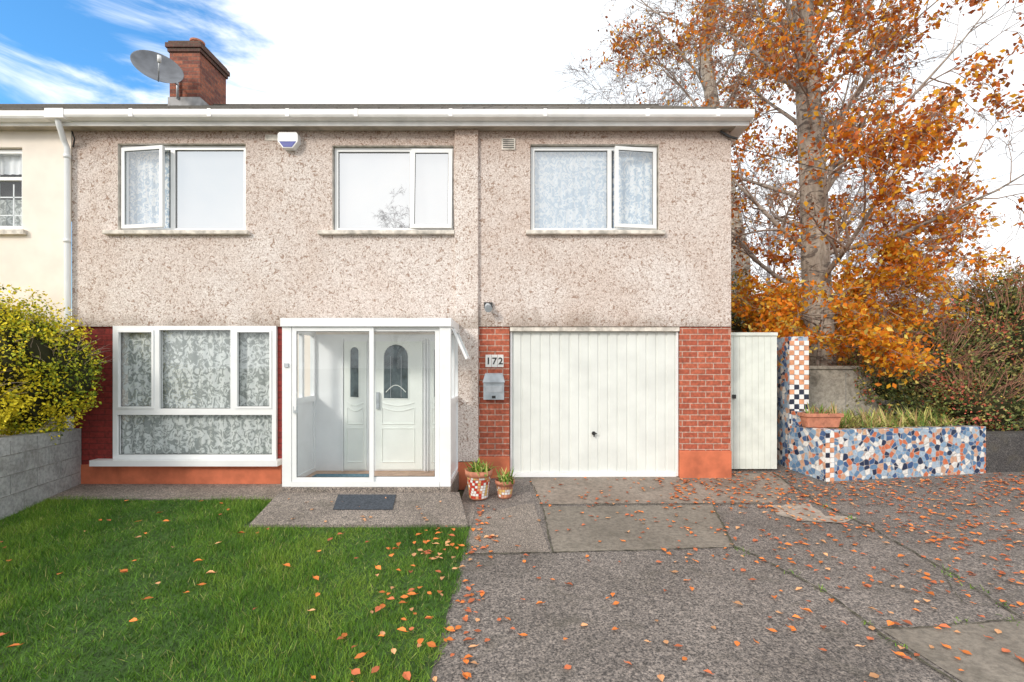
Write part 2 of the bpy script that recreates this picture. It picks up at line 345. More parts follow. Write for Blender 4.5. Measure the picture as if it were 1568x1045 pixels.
def sash(b,x0,x1,z0,z1,y,hinge,ang,t=0.05,gl='glassM'):
    if hinge=='L': o=Vector((x0,y,0)); R=Matrix.Rotation(-ang,4,'Z')
    elif hinge=='R': o=Vector((x1,y,0)); R=Matrix.Rotation(ang,4,'Z')
    else: o=Vector((0,y,z1)); R=Matrix.Rotation(-ang,4,'X')
    b.M=Matrix.Translation(o)@R@Matrix.Translation(-o)
    frame(b,x0,x1,z0,z1,y-0.03,t,0.045); pane(b,x0+t,x1-t,z0+t,z1-t,y-0.01,gl)
    for a,c,e,g in ((x0+t,x0+t+.006,z0+t,z1-t),(x1-t-.006,x1-t,z0+t,z1-t),(x0+t,x1-t,z0+t,z0+t+.006),(x0+t,x1-t,z1-t-.006,z1-t)): b.box(a,c,y-.014,y-.011,e,g,'black')
    b.M=None
b=B(); t=0.05; yw=YU+0.06
spec=[(W[0],262,'L'),(W[1],630,'T'),(W[2],934,'R')]
def gasket(b,x0,x1,z0,z1,y):
    for a,c,e,g in ((x0,x0+.006,z0,z1),(x1-.006,x1,z0,z1),(x0,x1,z0,z0+.006),(x0,x1,z1-.006,z1)): b.box(a,c,y,y+.003,e,g,'black')
for (x0,x1,z0,z1),mp,hg in spec:
    e=0.012; frame(b,x0+e,x1-e,z0+e,z1-e,yw,t,0.06)
    xm=X(mp); b.box(xm-0.03,xm+0.03,yw+.001,yw+.06,z0+e+t,z1-e-t,'pvc')
    zz0,zz1=z0+t+e,z1-t-e
    if hg=='L':
        sash(b,x0+e+0.02,xm-0.05,z0+0.05,z1-0.05,yw-0.005,'L',0.13); b.box(xm-.045,xm-.031,yw-.002,yw+.0005,z0+.07,z1-.07,'dark'); pane(b,xm+.03,x1-t-e,zz0,zz1,yw+.03,'glassU'); gasket(b,xm+.03,x1-t-e,zz0,zz1,yw+.025)
    elif hg=='T':
        sash(b,xm+0.0,x1-e-0.01,z0+0.03,z1-0.04,yw-0.005,'T',0.07,0.055,'glassU'); pane(b,x0+t+e,xm-.03,zz0,zz1,yw+.03,'glassU'); gasket(b,x0+t+e,xm-.03,zz0,zz1,yw+.025)
        b.box(xm,x1-e-.01,yw-.003,yw+.0005,z0+.012,z0+.028,'dark')
    else:
        sash(b,xm+0.05,x1-e-0.02,z0+0.05,z1-0.05,yw-0.005,'R',0.13); b.box(xm+.031,xm+.045,yw-.002,yw+.0005,z0+.07,z1-.07,'dark'); pane(b,x0+t+e,xm-.03,zz0,zz1,yw+.03,'glassN'); gasket(b,x0+t+e,xm-.03,zz0,zz1,yw+.025)
b.done('upper_window_frames',house)
b=B(); 
curtain(b,W[0][0],X(262),W[0][2],W[0][3],YU+.16,'laceB'); curtain(b,X(262),W[0][1],W[0][2],W[0][3],YU+.16,'backW',0)
curtain(b,W[1][0],W[1][1],W[1][2],W[1][3],YU+.16,'backW',0)  # flat white backing painted in for the reflected sky
curtain(b,W[2][0],W[2][1],W[2][2],W[2][3],YU+.16,'laceB',.008)
b.done('upper_curtains_and_backing',house)
b=B()
for (x0,x1,z0,z1),a,c in ((W[0],165,385),(W[1],490,697),(W[2],805,1016)): b.box(X(a),X(c),YU-0.07,YU+0.13,z0-0.055,z0+0.002,'sill')
b.done('window_sills',house,0.008)
b=B(); x0,x1,z0,z1=LW; yf=YL-0.04
frame(b,x0+.002,x1-.002,z0+.002,z1-.002,yf,0.06,0.07)
zt=Z(630)
for px in (243,359): b.box(X(px)-.035,X(px)+.035,yf+.001,yf+.07,zt+.045,z1-.062,'pvc')
b.box(x0+.062,x1-.062,yf+.001,yf+.07,zt-.045,zt+.045,'pvc')
for a,c in ((x0+.06,X(243)-.035),(X(359)+.035,x1-.06)): frame(b,a+.002,c-.002,zt+.047,z1-.064,yf-.012,0.03,0.06); gasket(b,a+.032,c-.032,zt+.077,z1-.094,yf+.035)
gasket(b,X(243)+.035,X(359)-.035,zt+.045,z1-.062,yf+.035); gasket(b,x0+.062,x1-.062,z0+.062,zt-.045,yf+.035)
b.box(X(150),X(432),YL-0.14,YL+0.05,Z(711)+.001,z0,'pvc')
pane(b,x0+.06,x1-.06,z0+.06,z1-.06,yf+.04,'glassL')
b.done('front_window_frame',house)
b=B(); curtain(b,x0+.02,x1-.02,z0+.01,z1-.01,YL+.06,'laceG',0.012,38); b.done('front_net_curtain',house)
# roof
b=B(); ye=6.46; ze=5.158; yr=10.8; zr=7.60; xR=3.36
def rquad(b,y0,z0,y1,z1,k): b.quad((xn,y0,z0),(xR,y0,z0),(xR,y1,z1),(xn,y1,z1),k)
rquad(b,ye,ze,yr,zr,'tile'); rquad(b,2*yr-ye,ze,yr,zr,'tile'); rquad(b,ye,ze-.05,yr,zr-.05,'tile'); rquad(b,ye,ze-.05,ye,ze,'tile')
b.quad((xR,ye,ze-.05),(xR,yr,zr-.05),(xR,yr,zr),(xR,ye,ze),'tile')
sl_=(zr-ze)/(yr-ye); x=xn
while x<xR-0.05:
    b.tube([(x,ye+.25,ze+.25*sl_-.006),(x,yr,zr-.006)],0.018,6,'tile',True); x+=0.3
b.tube([(xn,yr,zr-.02),(xR,yr,zr-.02)],0.06,8,'tile',True)
b.done('tiled_roof',house)
b=B(); yfas=6.58; zf0=4.985
b.box(xn,3.30,yfas,yfas+.02,zf0,5.10,'fascia'); b.box(xn,3.26,yfas+.021,YU+.02,zf0+.012,zf0+.03,'soffit')
b.box(3.16,3.33,yfas+.005,YB,zf0+.005,5.09,'fascia')
b.quad((3.34,6.5,5.0),(3.34,10.8,7.42),(3.34,10.8,7.57),(3.34,6.5,5.13),'fascia')
b.done('fascia_and_soffit',house,0.003)
b=B()
def gutter(b,x0,x1,z):
    prof=[(yfas-.001,0.075),(yfas-.118,0.078),(yfas-.122,0.070),(yfas-.120,0.0),(yfas-.105,-.025),(yfas-.07,-.035),(yfas-.001,-.035)]
    n=len(prof); vs=[(x0,y,z+q) for y,q in prof]+[(x1,y,z+q) for y,q in prof]
    fs=[(i,(i+1)%n,n+(i+1)%n,n+i) for i in range(n)]+[tuple(range(n)),tuple(range(2*n-1,n-1,-1))]
    b.add(vs,fs,'fascia')
gutter(b,X(96,6.46),3.34,5.08); gutter(b,xn,X(70,6.46),5.06)
for px in (545,992,1100,200,320,835,690,440): b.box(X(px,6.46)-.025,X(px,6.46)+.025,yfas-.126,yfas,5.05,5.160,'fascia')
b.box(X(70,6.46)-.01,X(96,6.46)+.01,yfas-.13,yfas,5.035,5.162,'fascia')
b.done('gutter',house)
b=B(); xd=X(104,6.7)
b.tube([(X(86,6.5),6.52,5.05),(X(88,6.5),6.53,4.95),(xd-.02,6.66,4.82),(xd,6.69,4.72),(xd,6.69,-0.1)],0.036,12,'pvc')
for z in (4.6,3.4,2.2): b.tube([(xd,6.69,z-.025),(xd,6.69,z+.025)],.044,12,'pvc',True); 
b.done('downpipe',house,0,True)
b=B(); b.tube([(X(1100),6.72,4.98),(X(1112),6.71,4.90),(X(1125),6.70,4.86)],0.018,6,'black',True); b.tube([(X(116),6.72,4.98),(X(122),6.7,4.86),(X(118),6.72,4.75)],0.01,6,'black',True); b.done('cable_bracket',house)
# chimney
b=B(); cx0,cx1,cy0,cy1=-7.51,-6.85,10.3,11.25
b.box(cx0,cx1,cy0,cy1,6.4,8.50,'chim'); b.box(cx0-.03,cx1+.03,cy0-.03,cy1+.03,8.501,8.58,'chimd'); b.box(cx0-.06,cx1+.06,cy0-.06,cy1+.06,8.581,8.68,'chimd'); b.box(cx0-.02,cx1+.02,cy0-.02,cy1+.02,8.681,8.74,'chimd')
b.box(cx0-.02,cx1+.02,cy0-.03,cy1+.02,7.0,7.50,'lead')
b.lathe((cx1-.25,cy0+.3,8.74),[(0.14,0),(0.13,0.14),(0.15,0.15),(0.15,0.19),(0.1,0.19),(0.1,0.05)],16,'pot')
b.done('chimney_stack',house)
# garage door
b=B(); gx0,gx1=X(781),X(1040); gzt=Z(507); gzb=0.02
b.box(gx0,gx1,YL+.075,YL+.1,gzb,gzt,'garage')
n=17; w=(gx1-gx0-.06)/n
for i in range(n):
    a=gx0+.03+i*w
    vs=[(a+.010,YL+.0745,gzb+.05),(a+.020,YL+.062,gzb+.05),(a+w-.018,YL+.062,gzb+.05),(a+w-.008,YL+.0745,gzb+.05)]
    vs+= [(p[0],p[1],gzt-.02) for p in vs]
    b.add(vs,[(0,1,5,4),(1,2,6,5),(2,3,7,6),(0,3,2,1),(4,5,6,7)],'garage')
b.box(gx0+.002,gx0+.028,YL+.03,YL+.074,gzb,gzt-.001,'pvc'); b.box(gx1-.028,gx1-.002,YL+.03,YL+.074,gzb,gzt-.001,'pvc')
b.box(gx0+.03,gx1-.03,YL+.03,YL+.073,gzb-.02,gzb+.048,'pvc')
b.box(gx0,gx1,YL-.012,YL+.1,gzt+.001,zsp-.003,'sill')
hx,hz=X(910),Z(664)
b.M=Matrix.Translation((hx,YL+.05,hz))@Matrix.Rotation(math.pi/2,4,'X'); b.lathe((0,0,0),[(0.0,0.02),(0.028,0.02),(0.028,-0.01)],16,'black'); b.M=None
b.box(hx-.007,hx+.007,YL+.01,YL+.03,hz-.05,hz+.03,'black'); b.box(hx-.008,hx+.04,YL+.005,YL+.02,hz-.006,hz+.008,'black')
b.done('garage_door',house)
b=B(); vx0,vx1,vz0,vz1=X(768),X(789),Z(231),Z(214); b.box(vx0,vx1,YU-.015,YU,vz0,vz1,'sill')
for i in range(5): z=vz0+.02+i*.028; b.box(vx0+.02,vx1-.02,YU-.018,YU-.014,z,z+.012,'dark')
b.box(X(408),X(430),YU-.01,YU,Z(217),Z(208),'sill'); b.done('wall_vents',house)
b=B(); x0,x1=X(432),X(462); y0=YU-.10; z1_=4.93; zm=z1_-.13; zb=z1_-.25
vs=[(x0+.02,y0,z1_),(x1-.02,y0,z1_),(x1,y0,z1_-.03),(x1,y0,zm),(x1-.07,y0,zb+.03),(x0+.07,y0,zb+.03),(x0,y0,zm),(x0,y0,z1_-.03)]
vs+=[(p[0],YU,p[2]) for p in vs]; n=8
b.add(vs,[tuple(range(n))]+[(i,(i+1)%n,n+(i+1)%n,n+i) for i in range(n)],'pvc')
b.add([(x0+.03,y0-.006,zm-.012),(x1-.03,y0-.006,zm-.012),(x1-.08,y0-.006,zb+.04),(x0+.08,y0-.006,zb+.04),(x0+.02,y0,zm),(x1-.02,y0,zm),(x1-.08,y0,zb+.04),(x0+.08,y0,zb+.04)],[(0,1,2,3),(0,4,5,1),(1,5,6,2),(2,6,7,3),(3,7,4,0)],'blue')
b.done('alarm_box',house)
b=B(); lx,lz=X(748),Z(468); b.box(lx-.06,lx+.06,YU-.05,YU,lz-.04,lz+.04,'black'); b.tube([(lx-.01,YU-.05,lz),(lx,YU-.13,lz-.03),(lx+.01,YU-.2,lz-.07)],[0.03,0.045,0.055],12,'silver',True); b.done('security_light',house)
b=B(); 
for i in range(3):
    a=X(743.5)+i*0.088; b.box(a,a+.084,YL-.022,YL-.008,Z(562),Z(543),'tw')
num=b.done('house_number_tiles',house,0.002)
for i,ch in enumerate('172'):
    cu=bpy.data.curves.new('digit','FONT'); cu.body=ch; cu.size=0.135; cu.align_x='CENTER'; cu.extrude=0.001; cu.offset=0.003
    o=bpy.data.objects.new('digit_'+ch,cu); col.objects.link(o); cu.materials.append(M['black'])
    o.location=(X(743.5)+i*0.088+.042,YL-.0245,Z(562)+.043); o.rotation_euler=(math.pi/2,0,0); o.parent=house
lb=empty('wall_mailbox'); b=B(); x0,x1=X(741),X(772)
b.box(x0,x1,YL-.12,YL-.011,Z(611),Z(583),'silver')
z0,z1_=Z(583)+.001,Z(572)
b.add([(x0-.012,YL-.14,z0-.02),(x1+.012,YL-.14,z0-.02),(x1+.012,YL-.011,z0-.02),(x0-.012,YL-.011,z0-.02),(x0+.02,YL-.05,z1_),(x1-.02,YL-.05,z1_),(x1-.02,YL-.011,z1_+.01),(x0+.02,YL-.011,z1_+.01)],
 [(0,1,5,4),(1,2,6,5),(2,3,7,6),(3,0,4,7),(4,5,6,7),(0,3,2,1)],'silver')
b.box(x0+.03,x1-.03,YL-.123,YL-.119,Z(600),Z(590),'metal'); b.box(x0+.12,x1-.12,YL-.126,YL-.119,Z(609),Z(605),'black')
b.done('box_and_lid',lb,0.004)
# ---------------------------------------------------------------- porch
YP=5.87
def XP(p): return X(p,YP)
def ZP(p): return Z(p,YP)
b=B(); px0,px1=XP(432),XP(690); zb,zt_=ZP(745),ZP(487)
b.box(px0,XP(446),YP,YP+.07,zb,ZP(500),'pvc'); b.box(XP(673),px1,YP,YP+.07,zb,ZP(500),'pvc')
b.box(px0-.01,px1+.01,YP-.03,YP+.10,ZP(500)+.001,zt_,'pvc')
b.box(px0-.012,px0+.06,YP+.101,YU-.001,ZP(500)+.005,zt_-.005,'pvc'); b.box(px1-.06,px1+.012,YP+.101,YU-.001,ZP(500)+.005,zt_-.005,'pvc')
b.box(px0+.061,px1-.061,YP+.102,YU-.002,zt_-.03,zt_-.02,'poly')  # unseen translucent sheet, added to brighten the porch interior
for k_ in (1,2): xk=px0+(px1-px0)*k_/3; b.box(xk-.02,xk+.02,YP+.103,YU-.003,zt_-.07,zt_-.031,'pvc')
b.box(XP(446)+.001,XP(673)-.001,YP-.01,YP+.07,zb,ZP(738),'pvc')
def slide(b,a,c,y): frame(b,a,c,ZP(738)+.002,ZP(500)-.002,y,0.055,0.03); pane(b,a+.055,c-.055,ZP(738)+.055,ZP(500)-.055,y+.015,'glassP'); gasket(b,a+.055,c-.055,ZP(738)+.057,ZP(500)-.057,y+.01)
slide(b,XP(447),XP(572),YP+.002); slide(b,XP(564),XP(672),YP+.036)
b.box(XP(452),XP(455),YP-.03,YP,ZP(628),ZP(600),'pvc')
b.box(XP(436),XP(442),YP-.02,YP,ZP(562),ZP(556),'metal'); b.box(XP(450),XP(456),YP-.02,YP,ZP(632),ZP(622),'metal')
for s,xa in ((1,px0),(-1,px1)):
    x0,x1=sorted((xa+s*.001,xa+s*.06)); ya,yb=YP+.071,YU-.002; zc=ZP(617)
    b.box(x0,x1,yb-.06,yb,zb,ZP(500),'pvc'); b.box(x0,x1,ya,yb-.061,zb,zb+.06,'pvc'); b.box(x0,x1,ya,yb-.061,zc-.04,zc+.04,'pvc')
    b.box(x0+.02,x1-.02,ya,yb-.061,zb+.061,zc-.041,'pvc'); b.box(x0,x1,ya,yb-.061,ZP(503)-.04,ZP(500),'pvc')
    xm=(x0+x1)/2
    b.quad((xm,ya,zc+.04),(xm,yb-.06,zc+.04),(xm,yb-.06,ZP(503)-.04),(xm,ya,ZP(503)-.04),'glassP')
    b.box(x0+.005,x1-.005,(ya+yb)/2-.03,(ya+yb)/2+.03,zc+.041,ZP(503)-.041,'pvc')
o=Vector((px1+.005,YP+.1,ZP(503)))
b.M=Matrix.Translation(o)@Matrix.Rotation(-0.42,4,'Y')
b.box(0,.03,0,.04,-.42,0,'pvc'); b.box(0,.03,.36,.40,-.42,0,'pvc'); b.box(.001,.03,.04,.36,-.42,-.38,'pvc'); b.box(.001,.03,.04,.36,-.04,0,'pvc')
b.quad((.015,.04,-.38),(.015,.36,-.38),(.015,.36,-.04),(.015,.04,-.04),'glassP'); b.M=None
b.done('porch_frame',house)
b=B(); b.box(px0-.0,px1+.01,YP-.02,YU,-0.14,zb-.002,'path'); b.done('porch_step',house,0.01)
b=B(); b.box(px0+.07,px1-.07,YP+.08,YU-.01,zb-.001,zb+.006,'floor')
b.box(X(476,6.3),X(560,6.2),YP+.15,YP+.62,zb+.0065,zb+.018,'bluemat'); b.done('porch_floor',house)
b=B(); yb=YU-.012
cz0,cz1=zb+.006,2.07
b.box(px0+.06,px1-.06,yb,yb+.03,cz0,cz1,'pvc')
def arch(x0,x1,z0,z1,r=None,n=12):
    r=(x1-x0)/2; c=(x0+x1)/2
    return [(x0,z0),(x1,z0)]+[(c+r*math.cos(a),z1-r+r*math.sin(a)) for a in [math.pi*i/n for i in range(n+1)]]
def moulded(b,out,y,k,fill=None):
    pts=[(p[0],y,p[1]) for p in out]; pts.append(pts[0]); b.tube(pts,0.009,6,k)
    if fill: b.add([(p[0],y,p[1]) for p in out],[tuple(range(len(out)))],fill)
def panel(b,x0,x1,z0,z1,y): moulded(b,[(x0,z0),(x1,z0),(x1,z1),(x0,z1)],y,'door')
def swag(b,x0,x1,z0,z1,y):
    out=[(x0,z0)]+[(x1,z0),(x1,z1-.05)]+[(x1-(x1-x0)*i/10,z1-.05-0.05*math.sin(math.pi*i/10)+.0) for i in range(1,10)]+[(x0,z1-.05)]
    moulded(b,out,y,'door')
    b.tube([(x0+(x1-x0)*i/10,y,z1+.02-.045*math.sin(math.pi*i/10)) for i in range(11)],0.008,6,'door')
b.box(X(577),X(648),yb-.02,yb-.001,cz0+.02,cz1-.10,'door'); b.box(X(529),X(563),yb-.015,yb-.001,cz0+.02,cz1-.10,'door'); b.box(X(660),X(690),yb-.015,yb-.001,cz0+.02,cz1-.10,'door')
yd=yb-.022
moulded(b,arch(X(589),X(627),Z(610),Z(527)),yd,'door','dglass')
b.tube([(X(593)+(X(623)-X(593))*i/12,yd-.004,Z(600)+.10*math.sin(math.pi*i/12)) for i in range(13)],.006,5,'door')
b.tube([(X(600),yd-.004,Z(608)),(X(600),yd-.004,Z(545))],.004,5,'metal'); b.tube([(X(616),yd-.004,Z(608)),(X(616),yd-.004,Z(545))],.004,5,'metal')
swag(b,X(587),X(636),Z(648),Z(618),yd); panel(b,X(587),X(636),Z(706),Z(655),yd)
moulded(b,arch(X(538),X(552),Z(608),Z(531)),yb-.018,'door','dglass'); swag(b,X(534),X(558),Z(648),Z(618),yb-.016); panel(b,X(534),X(558),Z(706),Z(655),yb-.016)
moulded(b,arch(X(665),X(678),Z(608),Z(531)),yb-.018,'door','dglass'); swag(b,X(663),X(684),Z(648),Z(618),yb-.016); panel(b,X(663),X(684),Z(706),Z(655),yb-.016)
for px in (527,568,572,652,656): b.box(X(px)-.008,X(px)+.008,yb-.03,yb-.001,cz0,cz1-.06,'pvc')
b.box(X(579),X(583),yd-.04,yd,Z(625),Z(600),'metal')
b.done('front_door',house)
# ---------------------------------------------------------------- satellite dish
sd=empty('satellite_dish'); b=B()
nv=Vector((0.52,-0.62,0.42)).normalized(); dc=Vector((-7.36,9.75,7.74))
q=nv.to_track_quat('Z','Y').to_matrix().to_4x4(); b.M=Matrix.Translation(dc)@q
b.lathe((0,0,0),[(0.0,0),(0.15,0.008),(0.3,0.045),(0.43,0.10),(0.445,0.105),(0.43,0.09),(0.3,0.03),(0.15,-.01),(0,-.015)],36,'dish',1,1.0)
b.tube([(0,-0.40,0.06),(0,-.28,.45)],0.014,8,'metal',True); b.tube([(0,-.30,.42),(0,-.2,.50)],0.035,10,'pvc',True)
b.M=None
b.tube([dc-nv*.02,dc-nv*.15,(-7.3,10.1,7.75),(-7.3,10.29,7.75)],0.022,8,'metal',True); b.tube([(-7.3,10.25,7.45),(-7.3,10.25,8.0)],0.025,8,'metal',True)
b.done('dish_and_arm',sd,0,True)
# ---------------------------------------------------------------- neighbour house
nb=empty('neighbour_house'); b=B()
nw=(X(-70),X(38),Z(352),Z(227))
wall(b,xn,xl-.002,-0.15,ztop,[nw],YU-.005,0.12,'cream'); b.box(X(-90),X(46),YU-.07,YU+.1,Z(361),Z(354),'sill'); b.done('rendered_wall',nb)
b=B(); frame(b,nw[0]+.01,nw[1]-.01,nw[2]+.01,nw[3]-.01,YU+.05,.055,.06)
b.box(X(-12)-.03,X(-12)+.03,YU+.051,YU+.11,nw[2]+.066,nw[3]-.066,'pvc'); b.box(X(-12)+.03,nw[1]-.066,YU+.051,YU+.1,Z(275),Z(270),'pvc')
pane(b,nw[0]+.06,nw[1]-.06,nw[2]+.06,nw[3]-.06,YU+.08,'glassL'); 
for z in (300,328): b.box(X(-10),nw[1]-.06,YU+.082,YU+.09,Z(z)-.008,Z(z)+.008,'pvc')
b.box(X(15)-.008,X(15)+.008,YU+.082,YU+.09,nw[2]+.06,Z(280),'pvc')
curtain(b,nw[0],nw[1],Z(262),nw[3],YU+.15,'backW'); curtain(b,nw[0],nw[1],nw[2],Z(300),YU+.18,'laceG'); b.box(nw[0]-.2,nw[1]+.05,YU+.4,YU+.42,nw[2]-.2,nw[3]+.1,'room'); b.done('window',nb)
# ---------------------------------------------------------------- gate
gt=empty('side_gate'); b=B(); yg=7.1; a0,a1=X(1119,yg)-.15,X(1190,yg); zt2=Z(509,yg)
for i in range(9):
    x=a0+i*(a1-a0)/9; b.box(x+.002,x+(a1-a0)/9-.002,yg,yg+.02,.06,zt2-.05,'gate')
b.box(a0,a1,yg+.008,yg+.0205,.06,zt2-.05,'gate')
b.box(a0,a1,yg-.02,yg+.03,zt2-.049,zt2,'gate'); b.box(a0,a1,yg+.021,yg+.05,.4,.5,'gate'); b.box(a0,a1,yg+.021,yg+.05,1.5,1.6,'gate')
b.box(X(1121,yg),X(1126,yg),yg-.03,yg,Z(610,yg),Z(604,yg),'black')
b.done('boards',gt,0.003)
# ---------------------------------------------------------------- mosaic planter
mp=empty('mosaic_planter'); b=B()
b.box(4.25,4.55,7.2,7.56,-0.12,2.07,'mos')
def prism(b,poly,z0,z1,k):
    n=len(poly); vs=[(p[0],p[1],z0) for p in poly]+[(p[0],p[1],z1) for p in poly]
    b.add(vs,[tuple(range(n-1,-1,-1)),tuple(range(n,2*n))]+[(i,(i+1)%n,n+(i+1)%n,n+i) for i in range(n)],k)
prism(b,[(4.252,7.198),(4.40,6.6),(4.56,6.65),(4.45,7.198)],-.12,.72,'mos')
prism(b,[(4.402,6.598),(7.07,7.0),(7.05,7.16),(4.56,6.76)],-.12,.715,'mos')
prism(b,[(4.27,7.195),(4.33,6.95),(4.45,6.97),(4.42,7.195)],.721,.93,'mos')
b.done('mosaic_walls',mp,0.008)
b=B()
tsz=0.075
for j in range(27):
    for i in range(4):
        r=random.random(); k='tw' if (i+j)%2==0 else ('to' if j>16 or (j>12 and r<.4) else ('tb' if r<.75 else 'to'))
        x=4.25+i*tsz; z=.06+j*tsz
        if z+tsz<2.08: b.box(x+.003,x+tsz-.003,7.192,7.2,z,z+tsz-.006,k)
dirx=Vector((2.668,0.402,0)).normalized()
for j in range(10):
    for i in range(2):
        k=('tw','tb','to')[(i+j*2+(j%3==0))%3] if (i+j)%2 else 'tw'
        p=Vector((4.402,6.598,0))+dirx*(i*.07+.004); q=p+dirx*.062; z=-.02+j*.07
        nrm=Vector((dirx.y,-dirx.x,0))*.007
        b.add([p+nrm+Vector((0,0,z)),q+nrm+Vector((0,0,z)),q+nrm+Vector((0,0,z+.063)),p+nrm+Vector((0,0,z+.063)),p+Vector((0,0,z)),q+Vector((0,0,z)),q+Vector((0,0,z+.063)),p+Vector((0,0,z+.063))],[(0,1,2,3),(0,1,5,4),(3,2,6,7),(0,3,7,4),(1,2,6,5)],k)
b.done('chequer_tiles',mp)
b=B(); prism(b,[(4.45,7.19),(4.56,6.72),(7.05,7.1),(7.1,8.1),(4.56,8.1)],.3,.66,'soil'); b.done('soil',mp)
tr=empty('planter_trough'); b=B(); yq=6.78
def taper(b,x0,x1,y0,y1,z0,z1,e,k):
    b.add([(x0+e,y0+e,z0),(x1-e,y0+e,z0),(x1-e,y1-e,z0),(x0+e,y1-e,z0),(x0,y0,z1),(x1,y0,z1),(x1,y1,z1),(x0,y1,z1)],[(0,3,2,1),(0,1,5,4),(1,2,6,5),(2,3,7,6),(3,0,4,7)],k)
    b.box(x0-.015,x1+.015,y0-.015,y0+.015,z1-.05,z1,k); b.box(x0-.015,x0+.015,y0+.016,y1-.016,z1-.05,z1,k);b.box(x1-.015,x1+.015,y0+.016,y1-.016,z1-.05,z1,k);b.box(x0-.015,x1+.015,y1-.015,y1+.015,z1-.05,z1,k)
    b.quad((x0,y0,z1-.03),(x1,y0,z1-.03),(x1,y1,z1-.03),(x0,y1,z1-.03),'soil')
taper(b,X(1236,yq),X(1290,yq),yq,yq+.2,.725,.93,.03,'pot'); b.done('trough_body',tr,0.004)
def straps(b,c,n,ln,spread,ks,w=0.016,up=1.0):
    for _ in range(n):
        a=random.uniform(0,6.28); l=ln*random.uniform(.5,1.2); e=random.uniform(.2,1)*spread
        p=Vector(c)+Vector((random.gauss(0,.03),random.gauss(0,.03),0)); d=Vector((math.cos(a)*e,math.sin(a)*e,up)).normalized()
        side=Vector((-math.sin(a),math.cos(a),0)); k=random.choice(ks); vs=[];m=5
        for i in range(m):
            ww=w*(1-i/(m-1))**.7+.001
            vs+=[p-side*ww/2,p+side*ww/2]; p=p+d*l/m; d=(d+Vector((0,0,-.28*(.4+e)))).normalized()
        b.add(vs,[(2*i,2*i+1,2*i+3,2*i+2) for i in range(m-1)],k)
b=B(); 
for x in (X(1245,yq),X(1265,yq),X(1282,yq)): straps(b,(x,yq+.1,.9),26,.26,.9,['strap2','strap','dry'],.02)
b.done('trough_plants',tr)
pl=empty('strap_leaf_plants'); b=B()
for i in range(95):
    t_=random.random(); p=Vector((4.62,6.85,.65)).lerp(Vector((6.95,7.25,.65)),t_)+Vector((0,random.uniform(0,.8),0)); straps(b,p,14,.42,1.3,['strap','strap','strap2','dry'],.026)
b.done('leaves',pl)
cw=B(); cw.box(4.56,10,8.3,8.45,-.12,1.56,'cwall'); cw.box(4.56,10,8.27,8.48,1.561,1.62,'cwall')
for x in (5.2,5.9,6.6): cw.tube([(x,8.299,.1),(x,8.299,1.55)],.008,4,'mort')
cw.done('concrete_garden_wall',None,0.01)
b=B(); prism(b,[(7.09,7.02),(12,7.4),(12,7.7),(7.07,7.3)],-.12,.6,'dstone'); prism(b,[(7.08,7.3),(12,7.7),(12,8.2),(7.1,8.2)],-.1,.55,'soil'); b.done('low_stone_wall',None,0.01)
b=B()
wp=[(-6.2,6.76),(-5.68,5.17),(-5.0,2.6),(-4.6,0.8)]
def zw(y): return 0.72+ (6.76-y)*0.055
for i in range(3):
    (xa,ya),(xb,yb_)=wp[i],wp[i+1]
    b.add([(xa,ya,-.13),(xb,yb_,-.13),(xb,yb_,zw(yb_)),(xa,ya,zw(ya)),(xa-.2,ya,-.13),(xb-.2,yb_,-.13),(xb-.2,yb_,zw(yb_)),(xa-.2,ya,zw(ya))],[(0,1,2,3),(3,2,6,7),(4,5,6,7)],'block')
def onwall(y):
    for i in range(3):
        if wp[i+1][1]<=y<=wp[i][1]:
            t_=(wp[i][1]-y)/(wp[i][1]-wp[i+1][1]); return wp[i][0]+(wp[i+1][0]-wp[i][0])*t_
    return wp[-1][0]
for zz in (0.1,0.33,0.56):
    ys=[6.7,5.17,2.6,.9]; b.tube([(onwall(y)+.001,y,zz+(6.76-y)*.03) for y in ys],0.007,4,'mort')
y=6.5
while y>1:
    for j,zz in enumerate((-.1,.1,.33,.56)):
        yy=y-(.22 if j%2 else 0); z2=(.1,.33,.56,.72)[j]
        b.tube([(onwall(yy)+.001,yy,zz+(6.76-yy)*.03),(onwall(yy)+.001,yy,z2+(6.76-yy)*.03)],0.006,4,'mort')
    y-=.45
b.done('block_boundary_wall')
# ---------------------------------------------------------------- ground
b=B(); b.quad((-300,-300,-.16),(300,-300,-.16),(300,300,-.16),(-300,300,-.16),'earth'); b.done('ground')
import bmesh
def drape(name,polys,k,off,parent=None):
    me=bpy.data.meshes.new(name); bm=bmesh.new()
    for poly in polys:
        bm.faces.new([bm.verts.new((p[0],p[1],0)) for p in poly])
    bmesh.ops.bisect_plane(bm,geom=bm.verts[:]+bm.edges[:]+bm.faces[:],plane_co=(0,5.3,0),plane_no=(0,1,0))
    bmesh.ops.triangulate(bm,faces=bm.faces[:])
    for v in bm.verts: v.co.z=gz(v.co.x,v.co.y)+off
    for f in bm.faces:
        f.normal_update()
        if f.normal.z<0: f.normal_flip()
    bm.to_mesh(me); bm.free(); me.materials.append(M[k]); o=bpy.data.objects.new(name,me); col.objects.link(o)
    if parent:o.parent=parent
    return o
def rough(poly,j=.012,st=.08):
    out=[]
    for i in range(len(poly)):
        a=Vector(poly[i]); c=Vector(poly[(i+1)%len(poly)]); n=max(1,int((c-a).length/st))
        for q in range(n): p=a.lerp(c,q/n); out.append((p.x+random.uniform(-j,j),p.y+random.uniform(-j,j)))
    return out
drive=empty('driveway')
drape('driveway_surface',[[(-.45,-3),(10,-3),(10,7.5),(-.45,7.5)]],'drive',0,drive)
drape('apron',[rough([gp(812,733),gp(1190,724),gp(1215,752),gp(1180,770),gp(826,772)],.008)],'drive3',.004,drive)
